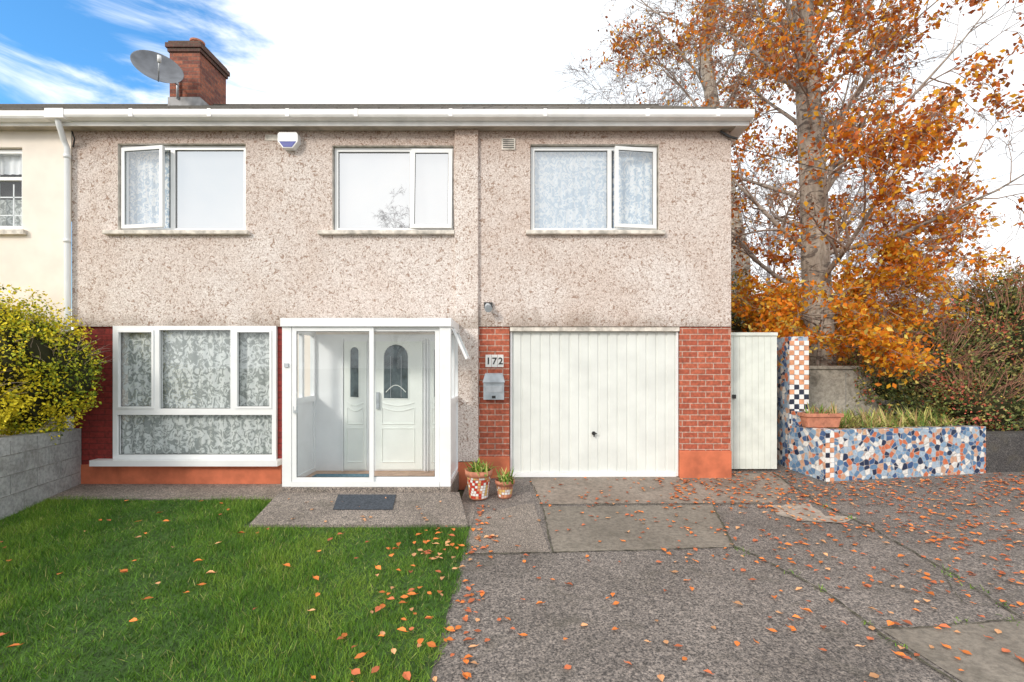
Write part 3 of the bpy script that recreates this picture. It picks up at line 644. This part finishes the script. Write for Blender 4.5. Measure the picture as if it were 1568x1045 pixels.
drape('smooth_slab',[rough([gp(832,776),gp(1092,773),gp(1126,838),gp(848,846)],.008)],'drive2',.004,drive)
drape('left_slab',[[gp(722,772),gp(818,772),gp(842,846),gp(716,848)]],'path',.005,drive)
drape('cement_patch',[rough([gp(1180,775),gp(1240,772),gp(1262,790),gp(1312,792),gp(1290,802),gp(1225,798),gp(1190,788)],.02,.06)],'patch',.008,drive)
drape('right_slab',[[gp(1350,965),gp(1568,950),gp(1700,985),gp(1700,1200),gp(1560,1100)]],'drive2',.004,drive)
def strip(pts,w):
    out=[]; P=[Vector((p[0],p[1])) for p in pts]; Q=[]
    for i in range(len(P)-1):
        n=max(1,int((P[i+1]-P[i]).length/.05))
        for j in range(n): Q.append(P[i].lerp(P[i+1],j/n))
    Q.append(P[-1]); Lf=[];R=[]; wob=0
    for i,p in enumerate(Q):
        t_=(Q[min(i+1,len(Q)-1)]-Q[max(i-1,0)]).normalized(); nn=Vector((-t_.y,t_.x)); wob=wob*.8+random.uniform(-.01,.01); ww=w*random.uniform(.25,1.3)/2
        Lf.append(p+nn*(ww+wob)); R.append(p-nn*(ww-wob))
    return [[Lf[i],Lf[i+1],R[i+1],R[i]] for i in range(len(Q)-1)]
lines=[([(1182,724),(1250,770),(1330,806),(1440,870),(1568,948)],.018),([(1092,773),(1126,838),(1180,862),(1260,905),(1335,960),(1450,1040),(1520,1100)],.018),
 ([(826,774),(1180,772)],.012),([(830,774),(846,846)],.014),([(716,850),(850,847),(1128,838)],.013),([(1350,964),(1568,950),(1700,948)],.012),([(812,735),(830,774)],.012),([(1190,788),(1250,800),(1300,802),(1345,812)],.008),([(1440,870),(1470,925),(1568,930)],.006)]
J=[]
for pts,w in lines: J+=strip([gp(*p) for p in pts],w)
drape('joints',J,'joint',.011,drive)
b=B(); 
for pts,w in lines[:2]+lines[5:6]:
    for _ in range(7):
        i=random.randrange(len(pts)-1); t_=random.random(); a=gp(*pts[i]); c_=gp(*pts[i+1]); p=(a[0]+(c_[0]-a[0])*t_,a[1]+(c_[1]-a[1])*t_)
        straps(b,(p[0],p[1],gz(*p)),9,.06,1.2,['g1','g2'],.006)
b.done('weeds',drive)
b=B(); b.box(-60,60,-4.8,-3,-.16,-.1,'path'); b.done('footpath',None,0)
b=B(); b.box(-60,60,-11,-4.95,-.159,-.2+.05,'asph'); b.done('road')
b=B(); b.box(-60,60,-4.949,-4.801,-.3,-.095,'cwall'); b.done('kerb',None,.01)
b=B(); b.box(-6.25,-2.9,6.0,6.75,-.15,-.075,'path'); b.box(-.655,-.43,5.02,6.745,-.15,-.082,'path'); b.done('house_path',None,.01)
b=B(); b.add([(-2.90,5.86,.045),(-.66,5.86,.045),(-.47,5.0,-.07),(-2.80,5.0,-.07),(-2.90,5.86,-.15),(-.66,5.86,-.15),(-.47,5.0,-.15),(-2.80,5.0,-.15)],[(0,3,2,1),(0,4,7,3),(3,7,6,2),(2,6,5,1)],'path'); b.done('porch_path')
b=B(); 
dmz=lambda y:.045-(5.86-y)/.86*.115+.004
b.add([(-2.13,5.75,dmz(5.75)),(-1.42,5.75,dmz(5.75)),(-1.36,5.35,dmz(5.35)),(-2.04,5.35,dmz(5.35))]+[(-2.13,5.75,dmz(5.75)+.012),(-1.42,5.75,dmz(5.75)+.012),(-1.36,5.35,dmz(5.35)+.012),(-2.04,5.35,dmz(5.35)+.012)],[(4,5,6,7),(0,1,5,4),(1,2,6,5),(2,3,7,6),(3,0,4,7)],'mat')
b.done('doormat',None,.003)
# lawn
b=B(); b.add([(-6.2,6.0,-.1),(-5.7,5.1,-.1),(-4.6,.8,-.1),(-.40,.8,-.1),(-.455,5.05,-.1),(-.6,5.9,-.1),(-2.8,6.02,-.1)],[(0,1,2,3,4,5,6)],'lawnbase'); lawn=b.done('lawn')
n=190000
y=1.4+4.65*np.random.power(1.0,n)**1.1; x=np.random.uniform(-6.1,-.40,n)
lx=np.interp(y,[.8,2.6,5.17,6.76],[-4.6,-5.0,-5.68,-6.2])
edge=-.43+.03*np.sin(y*9)+.02*np.sin(y*23)+np.random.normal(0,.015,n)
ok=(x>lx+.01)&(x<edge)&~((x>-2.88)&(y>4.97))&~((y>4.97)&(x>-.5))
x=x[ok];y=y[ok];n=len(x)
patch=np.sin(x*2.1+y*1.3)+np.sin(x*5.3-y*3.1)*.6+np.sin(x*11+y*9)*.4+np.random.normal(0,.8,n)
mi=np.where(patch>1.0,1,np.where(patch<-.9,2,0)); mi=np.where(np.random.rand(n)<.035,3,mi)
hgt=np.random.uniform(.022,.055,n)*(1+.3*np.sin(x*3+y*2)+.2*np.sin(x*9-y*7))*np.where(np.random.rand(n)<.02,1.5,1); a=np.random.uniform(0,6.283,n); w=np.random.uniform(.003,.0065,n)
ln=np.random.normal(0,.024,(n,2))
base=np.stack([x,y,np.full(n,-.1)],1); sd_=np.stack([np.cos(a)*w/2,np.sin(a)*w/2,np.zeros(n)],1)
tip=base+np.stack([ln[:,0],ln[:,1],hgt],1)
v=np.stack([base-sd_,base+sd_,tip],1).reshape(-1,3)
np_mesh('grass_blades',v,3,mi,['g1','g2','g3','g4'],lawn)
# fallen leaves
b=B()
def fleaf(b,x,y,z,s,k):
    a=random.uniform(0,6.28); tl=random.uniform(-.25,.25); cu=random.uniform(.05,.35)
    Mx=Matrix.Translation((x,y,z))@Matrix.Rotation(a,4,'Z')@Matrix.Rotation(tl,4,'X')@Matrix.Rotation(random.uniform(-.2,.2),4,'Y')
    pr=[(-.5,0),(-.25,.26),(.1,.33),(.5,0),(.1,-.33),(-.25,-.26)]
    vs=[(p[0]*s,p[1]*s,abs(p[1])*s*cu*2) for p in pr]+[(-.25*s,0,0),(.1*s,0,0.0),(-.8*s,0.03*s,.01)]
    vs=[tuple(Mx@Vector(p)) for p in vs]
    b.add(vs,[(0,6,1),(1,6,7,2),(2,7,3),(3,7,4),(4,7,6,5),(5,6,0),(0,8,6)],k)
cnt=0
while cnt<2900:
    x=random.uniform(-.42,8.2); y=random.uniform(1.8,7.4)
    den=.08+.42*max(0,min(1,(x-.8)/3.5))*(.45+.55*min(1,max(0,(y-2.2)/2.5)))+ (.6 if x<-.2 else 0)+(.8 if y>5.7 and x>2 else 0)
    den*=.55+.9*max(0,noise.noise(Vector((x*1.3,y*1.3,0)))+.35)
    if random.random()>den: continue
    if x>4.2 and y>6.5+.15*(x-4.2): continue
    if x<3.2 and y>6.72: continue
    if x<4.2 and y>7.08: continue
    if y>5.7 and x<.2: continue
    fleaf(b,x,y,gz(x,y)+.014,random.uniform(.03,.068),random.choice(['f1','f1','f2','f3','f2'])); cnt+=1
for _ in range(230):
    y=random.uniform(1.8,5.9); x=random.uniform(-5,-.45) if random.random()<.45 else -.45-abs(random.gauss(0,.4))
    if x<np.interp(y,[.8,2.6,5.17,6.76],[-4.6,-5.0,-5.68,-6.2])+.1: continue
    if x>-2.9 and y>4.95: continue
    fleaf(b,x,y,-.06,random.uniform(.035,.075),random.choice(['f1','f2','f3','f1']))
for _ in range(20): 
    x=random.uniform(-2.7,-.6); y=random.uniform(5.02,5.7); fleaf(b,x,y,dmz(y)+.008,.045,'f3')
b.done('fallen_leaves')
# pots
def pot(name,x,y,r,h,k1,plants):
    e=empty(name); b=B(); z0=gz(x,y) if x>-.46 else -.1
    b.lathe((x,y,z0),[(0,0.001),(r*.68,0.001),(r*.72,.02),(r*.93,h*.8),(r*.96,h*.8)],28,'pot')
    b.lathe((x,y,z0),[(r*.96,h*.8),(r*1.03,h*.8),(r*1.06,h),(r*.96,h),(r*.92,h*.85),(0,h*.86)],28,'pot')
    b.done('terracotta_pot',e,0,True); b=B()
    rows=int(h*.76/.034)
    for j in range(rows):
        zz=.02+j*.034; rr=r*(.72+(.21)*(zz-.02)/(h*.78))+.002; nn=int(2*math.pi*rr/.036)
        for i in range(nn):
            a0=2*math.pi*i/nn; a1=2*math.pi*(i+.86)/nn; k=random.choice(k1); r2=r*(.72+.21*(zz+.01)/(h*.78))+.002
            b.add([(x+math.cos(a0)*rr,y+math.sin(a0)*rr,z0+zz),(x+math.cos(a1)*rr,y+math.sin(a1)*rr,z0+zz),(x+math.cos(a1)*r2,y+math.sin(a1)*r2,z0+zz+.029),(x+math.cos(a0)*r2,y+math.sin(a0)*r2,z0+zz+.029)],[(0,1,2,3)],k)
    b.done('mosaic_chips',e); b=B()
    for _ in range(plants): straps(b,(x+random.gauss(0,r*.35),y+random.gauss(0,r*.35),z0+h*.85),12,.24,.9,['strap2','g1','g2','strap'],.03)
    b.done('plant',e)
pot('mosaic_flower_pot',X(733,5.95),5.95,.165,.36,['tr','tw','to','tw','tr','ty'],12)
pot('mosaic_flower_pot',X(773,6.0),5.98,.12,.22,['tw','to','ty','pot'],6)
# ---------------------------------------------------------------- vegetation
def blob_pts(ells,n,shell=.55,amp=.25,fs=1.8):
    out=[]; vol=np.array([e[3]*e[4]*e[5] for e in ells])**.67; pr=vol/vol.sum(); idx=np.random.choice(len(ells),size=n*3,p=pr); q_=0
    while len(out)<n:
        e=ells[idx[q_%len(idx)]]; q_+=1
        d=Vector((random.gauss(0,1),random.gauss(0,1),random.gauss(0,1))).normalized()
        k=1+amp*noise.noise(d*fs+Vector(e[:3]))*1.6+amp*.5*noise.noise(d*fs*3.1+Vector(e[:3]))
        r=(shell+(1-shell)*random.random()**.6)*k
        p=Vector((e[0]+d.x*e[3]*r,e[1]+d.y*e[4]*r,e[2]+d.z*e[5]*r))
        if noise.noise(p*3.3)>.28+.3*random.random(): continue
        if p.z<-.1: continue
        out.append(p)
    return out
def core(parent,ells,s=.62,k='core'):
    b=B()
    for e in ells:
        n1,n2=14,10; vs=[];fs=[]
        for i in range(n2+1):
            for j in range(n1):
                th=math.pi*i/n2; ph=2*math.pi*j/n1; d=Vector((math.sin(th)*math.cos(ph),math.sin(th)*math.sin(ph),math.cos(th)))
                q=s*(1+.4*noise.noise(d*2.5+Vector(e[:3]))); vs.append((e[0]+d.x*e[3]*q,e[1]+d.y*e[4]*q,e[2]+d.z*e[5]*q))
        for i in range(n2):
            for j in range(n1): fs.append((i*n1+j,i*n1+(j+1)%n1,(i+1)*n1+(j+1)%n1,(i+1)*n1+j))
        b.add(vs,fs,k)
    b.done('dark_core',parent)
def twigs(parent,ells,n,k,l=.5,r=.005):
    b=B()
    for _ in range(n):
        e=random.choice(ells); d=Vector(np.random.normal(size=3)).normalized(); d.z=abs(d.z)*.8+.1
        p=Vector((e[0]+d.x*e[3]*.75,e[1]+d.y*e[4]*.75,e[2]+d.z*e[5]*.75)); path=[p]; dd=(d+Vector((0,0,.6))).normalized()
        for i in range(4): dd=(dd+Vector(np.random.normal(size=3))*.18+Vector((0,0,-.08))).normalized(); p=p+dd*l/4*random.uniform(.6,1.4); path.append(p)
        b.tube(path,[r,r*.8,r*.6,r*.4,r*.2],3,k)
    b.done('twigs',parent)
hd=empty('golden_privet_hedge')
ells=[(-6.75,5.9,1.65,.95,.75,.98),(-6.35,6.15,1.5,.72,.5,.9),(-7.5,5.7,1.85,1.0,.8,.98),(-6.45,5.35,1.2,.75,.5,.55),(-8.6,5.6,1.7,1.1,.8,1.0),(-5.98,6.25,1.5,.42,.35,.7)]
pts=blob_pts(ells,50000,.72,.22,2.6); pa=np.array([p[:] for p in pts])
yel=(-pa[:,0]-6.0)*.9+(5.9-pa[:,1])*.6+.35+np.random.normal(0,.5,len(pa))+.6*np.sin(pa[:,0]*6+pa[:,2]*5)
mi=np.where(yel>.1,0,np.where(yel>-.7,1,2))
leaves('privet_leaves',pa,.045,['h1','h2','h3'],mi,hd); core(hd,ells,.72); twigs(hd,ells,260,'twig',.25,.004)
sh=empty('cotoneaster_shrub')
ells=[(7.4,8.3,1.5,1.1,.7,.9),(8.6,8.2,1.9,1.3,.9,1.2),(6.6,8.5,1.25,.7,.6,.65),(9.9,8.0,2.0,1.2,1,1.4),(8.0,7.9,1.0,1.2,.5,.6),(9.3,8.6,2.6,1.2,.8,.8)]
pts=blob_pts(ells,52000,.6,.35,2.2); pa=np.array([p[:] for p in pts]); r=np.random.rand(len(pa))+.25*np.sin(pa[:,0]*4+pa[:,2]*3)
mi=np.where(r>.86,3,np.where(r>.52,1,np.where(r>.15,0,2))); mi=np.where(np.random.rand(len(pa))<.07,4,mi)
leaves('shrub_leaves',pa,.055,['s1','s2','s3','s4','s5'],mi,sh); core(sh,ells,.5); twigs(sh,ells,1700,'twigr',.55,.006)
rs=empty('red_maple_shrub'); ells=[(8.9,12,2.5,1.5,1,1.0),(10.5,12.5,2.6,1.5,1,1.0),(7.9,12,2.0,1.1,1,1.0)]
pts=blob_pts(ells,8000,.3,.4,2.5); pa=np.array([p[:] for p in pts]); leaves('red_leaves',pa,.09,['s4','o2','s2','o1'],np.random.choice(4,len(pa),p=[.5,.2,.2,.1]),rs); twigs(rs,ells,450,'twigp',.9,.008)
bh=empty('laurel_shrub'); ells=[(4.6,10.6,2.2,1.0,.8,1.5),(5.6,11,1.8,1.1,.8,1.5),(4.0,11.5,2.6,1.0,.8,1.8),(7.2,11,1.9,1.3,.8,1.3)]
pts=blob_pts(ells,20000,.6,.3,2.5); pa=np.array([p[:] for p in pts]); r=np.random.rand(len(pa)); mi=np.where(r>.85,3,np.where(r>.52,1,np.where(r>.2,0,2)))
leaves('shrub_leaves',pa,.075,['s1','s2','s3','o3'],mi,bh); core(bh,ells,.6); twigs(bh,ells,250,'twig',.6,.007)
# trees
def rnd(): return Vector((random.gauss(0,1),random.gauss(0,1),random.gauss(0,1)))
def grow(b,p,d,Ln,r,lev,P,pts):
    n=P['seg'][lev]; path=[p]; rad=[r]; 
    for i in range(n):
        d=(d+rnd()*P['wob'][lev]+Vector((0,0,P['trop'][lev]))).normalized(); p=p+d*(Ln/n); path.append(p); rad.append(max(P['rmin'],r*(1-.8*(i+1)/n)))
    b.tube(path,rad,P['sides'][lev],P['k'][lev])
    if lev>=P['leaflev']:
        for q in path[1:]: pts.append(q)
    if lev<P['max']:
        for c in range(P['kids'][lev]):
            t_=random.uniform(.2,1.0); i=min(n-1,int(t_*n)); f=t_*n-i; q=path[i].lerp(path[i+1],f)
            dd=(path[i+1]-path[i]).normalized(); s=dd.cross(rnd()); 
            if s.length<1e-3: continue
            s.normalize(); an=random.uniform(.45,1.0); nd=(dd*math.cos(an)+s*math.sin(an)).normalized()
            grow(b,q,nd,Ln*P['ratio']*random.uniform(.6,1.2),max(P['rmin'],rad[i]*.55),lev+1,P,pts)
def tree(name,trunk,trad,limbs,P,leafmats=None,leafn=0,lsize=.08,leaffn=None,limbL=3.0,up=.5,lr=(.15,.27),lp=None):
    e=empty(name); b=B(); b.tube(trunk,trad,16,P['k0']); pts=[]
    T=[Vector(t) for t in trunk]
    for i in range(limbs):
        t_=P['lo']+(1-P['lo'])*(i+random.random())/limbs; s=t_*(len(T)-1); j=min(len(T)-2,int(s)); q=T[j].lerp(T[j+1],s-j); r=trad[j]+(trad[j+1]-trad[j])*(s-j)
        a=i*2.4+random.uniform(-.4,.4); u=up*random.uniform(.6,1.5)
        grow(b,q,Vector((math.cos(a),math.sin(a)*.9,u)).normalized(),limbL*random.uniform(.7,1.15)*(1.15-.5*t_),r*random.uniform(*lr),0,P,pts)
    b.done('trunk_and_branches',e,0,True)
    if leafmats:
        pp=[]
        for q in pts:
            w=leaffn(q) if leaffn else 1
            k=int(w*leafn)+(1 if random.random()<(w*leafn)%1 else 0)
            for _ in range(k): pp.append((q+rnd()*.08)[:])
        mi=np.random.choice(len(leafmats),len(pp),p=lp); leaves('leaves',pp,lsize,leafmats,mi,e,0,.62,.4)
        print(name,'leaves',len(pp),'pts',len(pts))
    return e
P1={'seg':[7,5,4,4],'wob':[.13,.17,.22,.28],'trop':[.05,.0,-.04,-.12],'rmin':.0045,'sides':[7,5,3,3],'k':['limb','twig','twig','twig'],'k0':'bark','leaflev':2,'max':3,'kids':[9,6,4],'ratio':.5,'lo':.24}
def lf(q):
    c=noise.noise(q*.75+Vector((3.1,0,5.2)))
    if q.z<5.4: base=1.0
    elif q.x>7.4: base=1.0
    else: base=.5
    return max(0,base*(.42+2.2*c))
dT=9.2
tp=[(6.08,dT,-.15),(6.05,dT,1.0),(X(1254,dT),dT,2.2),(X(1249,dT),dT,3.6),(X(1246,dT),dT,5.0),(X(1240,dT),dT,6.4),(X(1234,dT),dT,7.6),(X(1228,dT),dT,9),(5.5,dT,11),(5.6,dT,13)]
tree('beech_tree',tp,[.36,.285,.262,.245,.235,.22,.20,.165,.12,.04],36,P1,['o1','o2','o3','o4'],2.1,.10,lf,3.5,.65,lp=[.42,.22,.24,.12])
P2=dict(P1); P2['kids']=[7,4,3]; P2['trop']=[-.02,-.03,-.05,-.1]; P2['lo']=.6; P2['k0']='limb'
tree('beech_sapling',[(5.7,8.9,-.1),(5.75,8.9,1.2),(5.85,8.9,2.2),(5.9,8.9,2.85)],[.05,.04,.03,.015],14,P2,['o1','o3','s5'],3.2,.09,lambda q:max(0,.75+1.6*noise.noise(q*1.6)),2.4,.05,(.5,.8),lp=[.4,.48,.12])
tree('beech_tree',[(7.4,15,-.2),(7.3,15,5),(X(1098,15),15,9),(X(1080,15),15,11.5),(X(1095,15),15,14),(X(1100,15),15,18)],[.34,.28,.22,.19,.14,.04],22,dict(P1,lo=.35,rmin=.007),['o1','o2','o3','o4'],1.1,.13,lambda q:max(0,.2+1.5*noise.noise(q*.5)),4.6,.9)
P3={'seg':[6,5,4,4],'wob':[.1,.14,.2,.2],'trop':[.05,.0,-.08,-.22],'rmin':.009,'sides':[5,4,3,3],'k':['twigp']*4,'k0':'twigp','leaflev':9,'max':3,'kids':[7,6,4],'ratio':.5,'lo':.2}
def birch(x,y,h,n=20,l=.36): return tree('birch_tree',[(x,y,-.2),(x+.1,y,h*.3),(x-.1,y,h*.6),(x,y,h)],[h*.014,h*.012,h*.008,.02],n,P3,limbL=h*l,up=1.1,lr=(.25,.45))
birch(X(995,24),24,15.5,26); birch(X(1370,22),22,10.5,28); birch(X(1300,26),26,11,20); birch(X(1180,20),20,9,18); birch(X(1440,30),30,8,16,.45)
birch(-9,-24,12); birch(1.5,-24,10)
dt=empty('distant_trees'); ells=[]
for i in range(13): ells.append((12+i*5.2+random.uniform(-1,1),34+random.uniform(-3,5),1.8+random.random(),3.2,2.5,2.6+random.random()*1.6))
pts=blob_pts(ells,18000,.6,.3,2.5); pa=np.array([p[:] for p in pts]); mi=np.random.choice(4,len(pa),p=[.3,.35,.2,.15]); leaves('foliage',pa,.28,['s1','s2','s3','o2'],mi,dt); core(dt,ells,.7)
b=B(); a=Vector((3.2,6.9,4.85)); c_=Vector((18,16,8.6)); b.tube([a.lerp(c_,i/16)+Vector((0,0,-.7*math.sin(math.pi*i/16))) for i in range(17)],.006,4,'black'); b.done('overhead_cable')

# ---------------------------------------------------------------- light & camera
S=Vector((-.55,-.70,.46)).normalized()
w=bpy.data.worlds.new('World'); scene.world=w; w.use_nodes=True; nt=w.node_tree; bg=nt.nodes['Background']
sky=nt.nodes.new('ShaderNodeTexSky'); sky.sky_type='NISHITA'; sky.sun_disc=False; sky.sun_elevation=math.asin(S.z); sky.sun_rotation=math.atan2(S.x,S.y)
tc=nt.nodes.new('ShaderNodeTexCoord')
dp=nt.nodes.new('ShaderNodeVectorMath'); dp.operation='DOT_PRODUCT'; L(nt,tc.outputs['Generated'],dp.inputs[0]); dp.inputs[1].default_value=Vector((-960,719,450)).normalized()
mp_=nt.nodes.new('ShaderNodeMapping'); mp_.inputs['Rotation'].default_value=(0.2,0.6,0.3); mp_.inputs['Scale'].default_value=(1.5,2.0,7.0); L(nt,tc.outputs['Generated'],mp_.inputs[0])
nz=N(nt,'ShaderNodeTexNoise',Scale=2.2,Detail=6,Roughness=.6,Distortion=.6); L(nt,mp_.outputs[0],nz.inputs[0])
ma=N(nt,'ShaderNodeMath',operation='MULTIPLY_ADD'); L(nt,nz.outputs[0],ma.inputs[0]); ma.inputs[1].default_value=-.24; L(nt,dp.outputs['Value'],ma.inputs[2])
blue=N(nt,'ShaderNodeMapRange'); L(nt,ma.outputs[0],blue.inputs[0]); blue.inputs[1].default_value=.785; blue.inputs[2].default_value=.865; blue.interpolation_type='SMOOTHSTEP'
skb=mix(nt,1.0,sky.outputs[0],(0.8,1.65,2.2),'MULTIPLY')
nz2=N(nt,'ShaderNodeTexNoise',Scale=1.6,Detail=5,Roughness=.55,Distortion=.3); L(nt,tc.outputs['Generated'],nz2.inputs[0])
cloud=ramp(nt,nz2.outputs[0],[(.42,(10.0,10.0,10.0)),(.66,(7.4,8.1,8.7))])
cl=mix(nt,blue.outputs[0],cloud,skb)
L(nt,cl,bg.inputs[0]); bg.inputs[1].default_value=.15
sl=bpy.data.lights.new('sun','SUN'); sl.energy=2.1; sl.angle=math.radians(12); sl.color=(1,.92,.82)
so=bpy.data.objects.new('sun',sl); col.objects.link(so); so.rotation_euler=S.to_track_quat('Z','Y').to_euler()
cd=bpy.data.cameras.new('camera'); cd.sensor_width=36; cd.lens=36*F/1568; cd.shift_y=38/1568; cd.clip_end=1000
co=bpy.data.objects.new('camera',cd); col.objects.link(co); co.location=(0,0,H); co.rotation_euler=(math.pi/2,0,0); scene.camera=co
scene.view_settings.view_transform='Standard'; scene.view_settings.look='None'; scene.view_settings.exposure=0
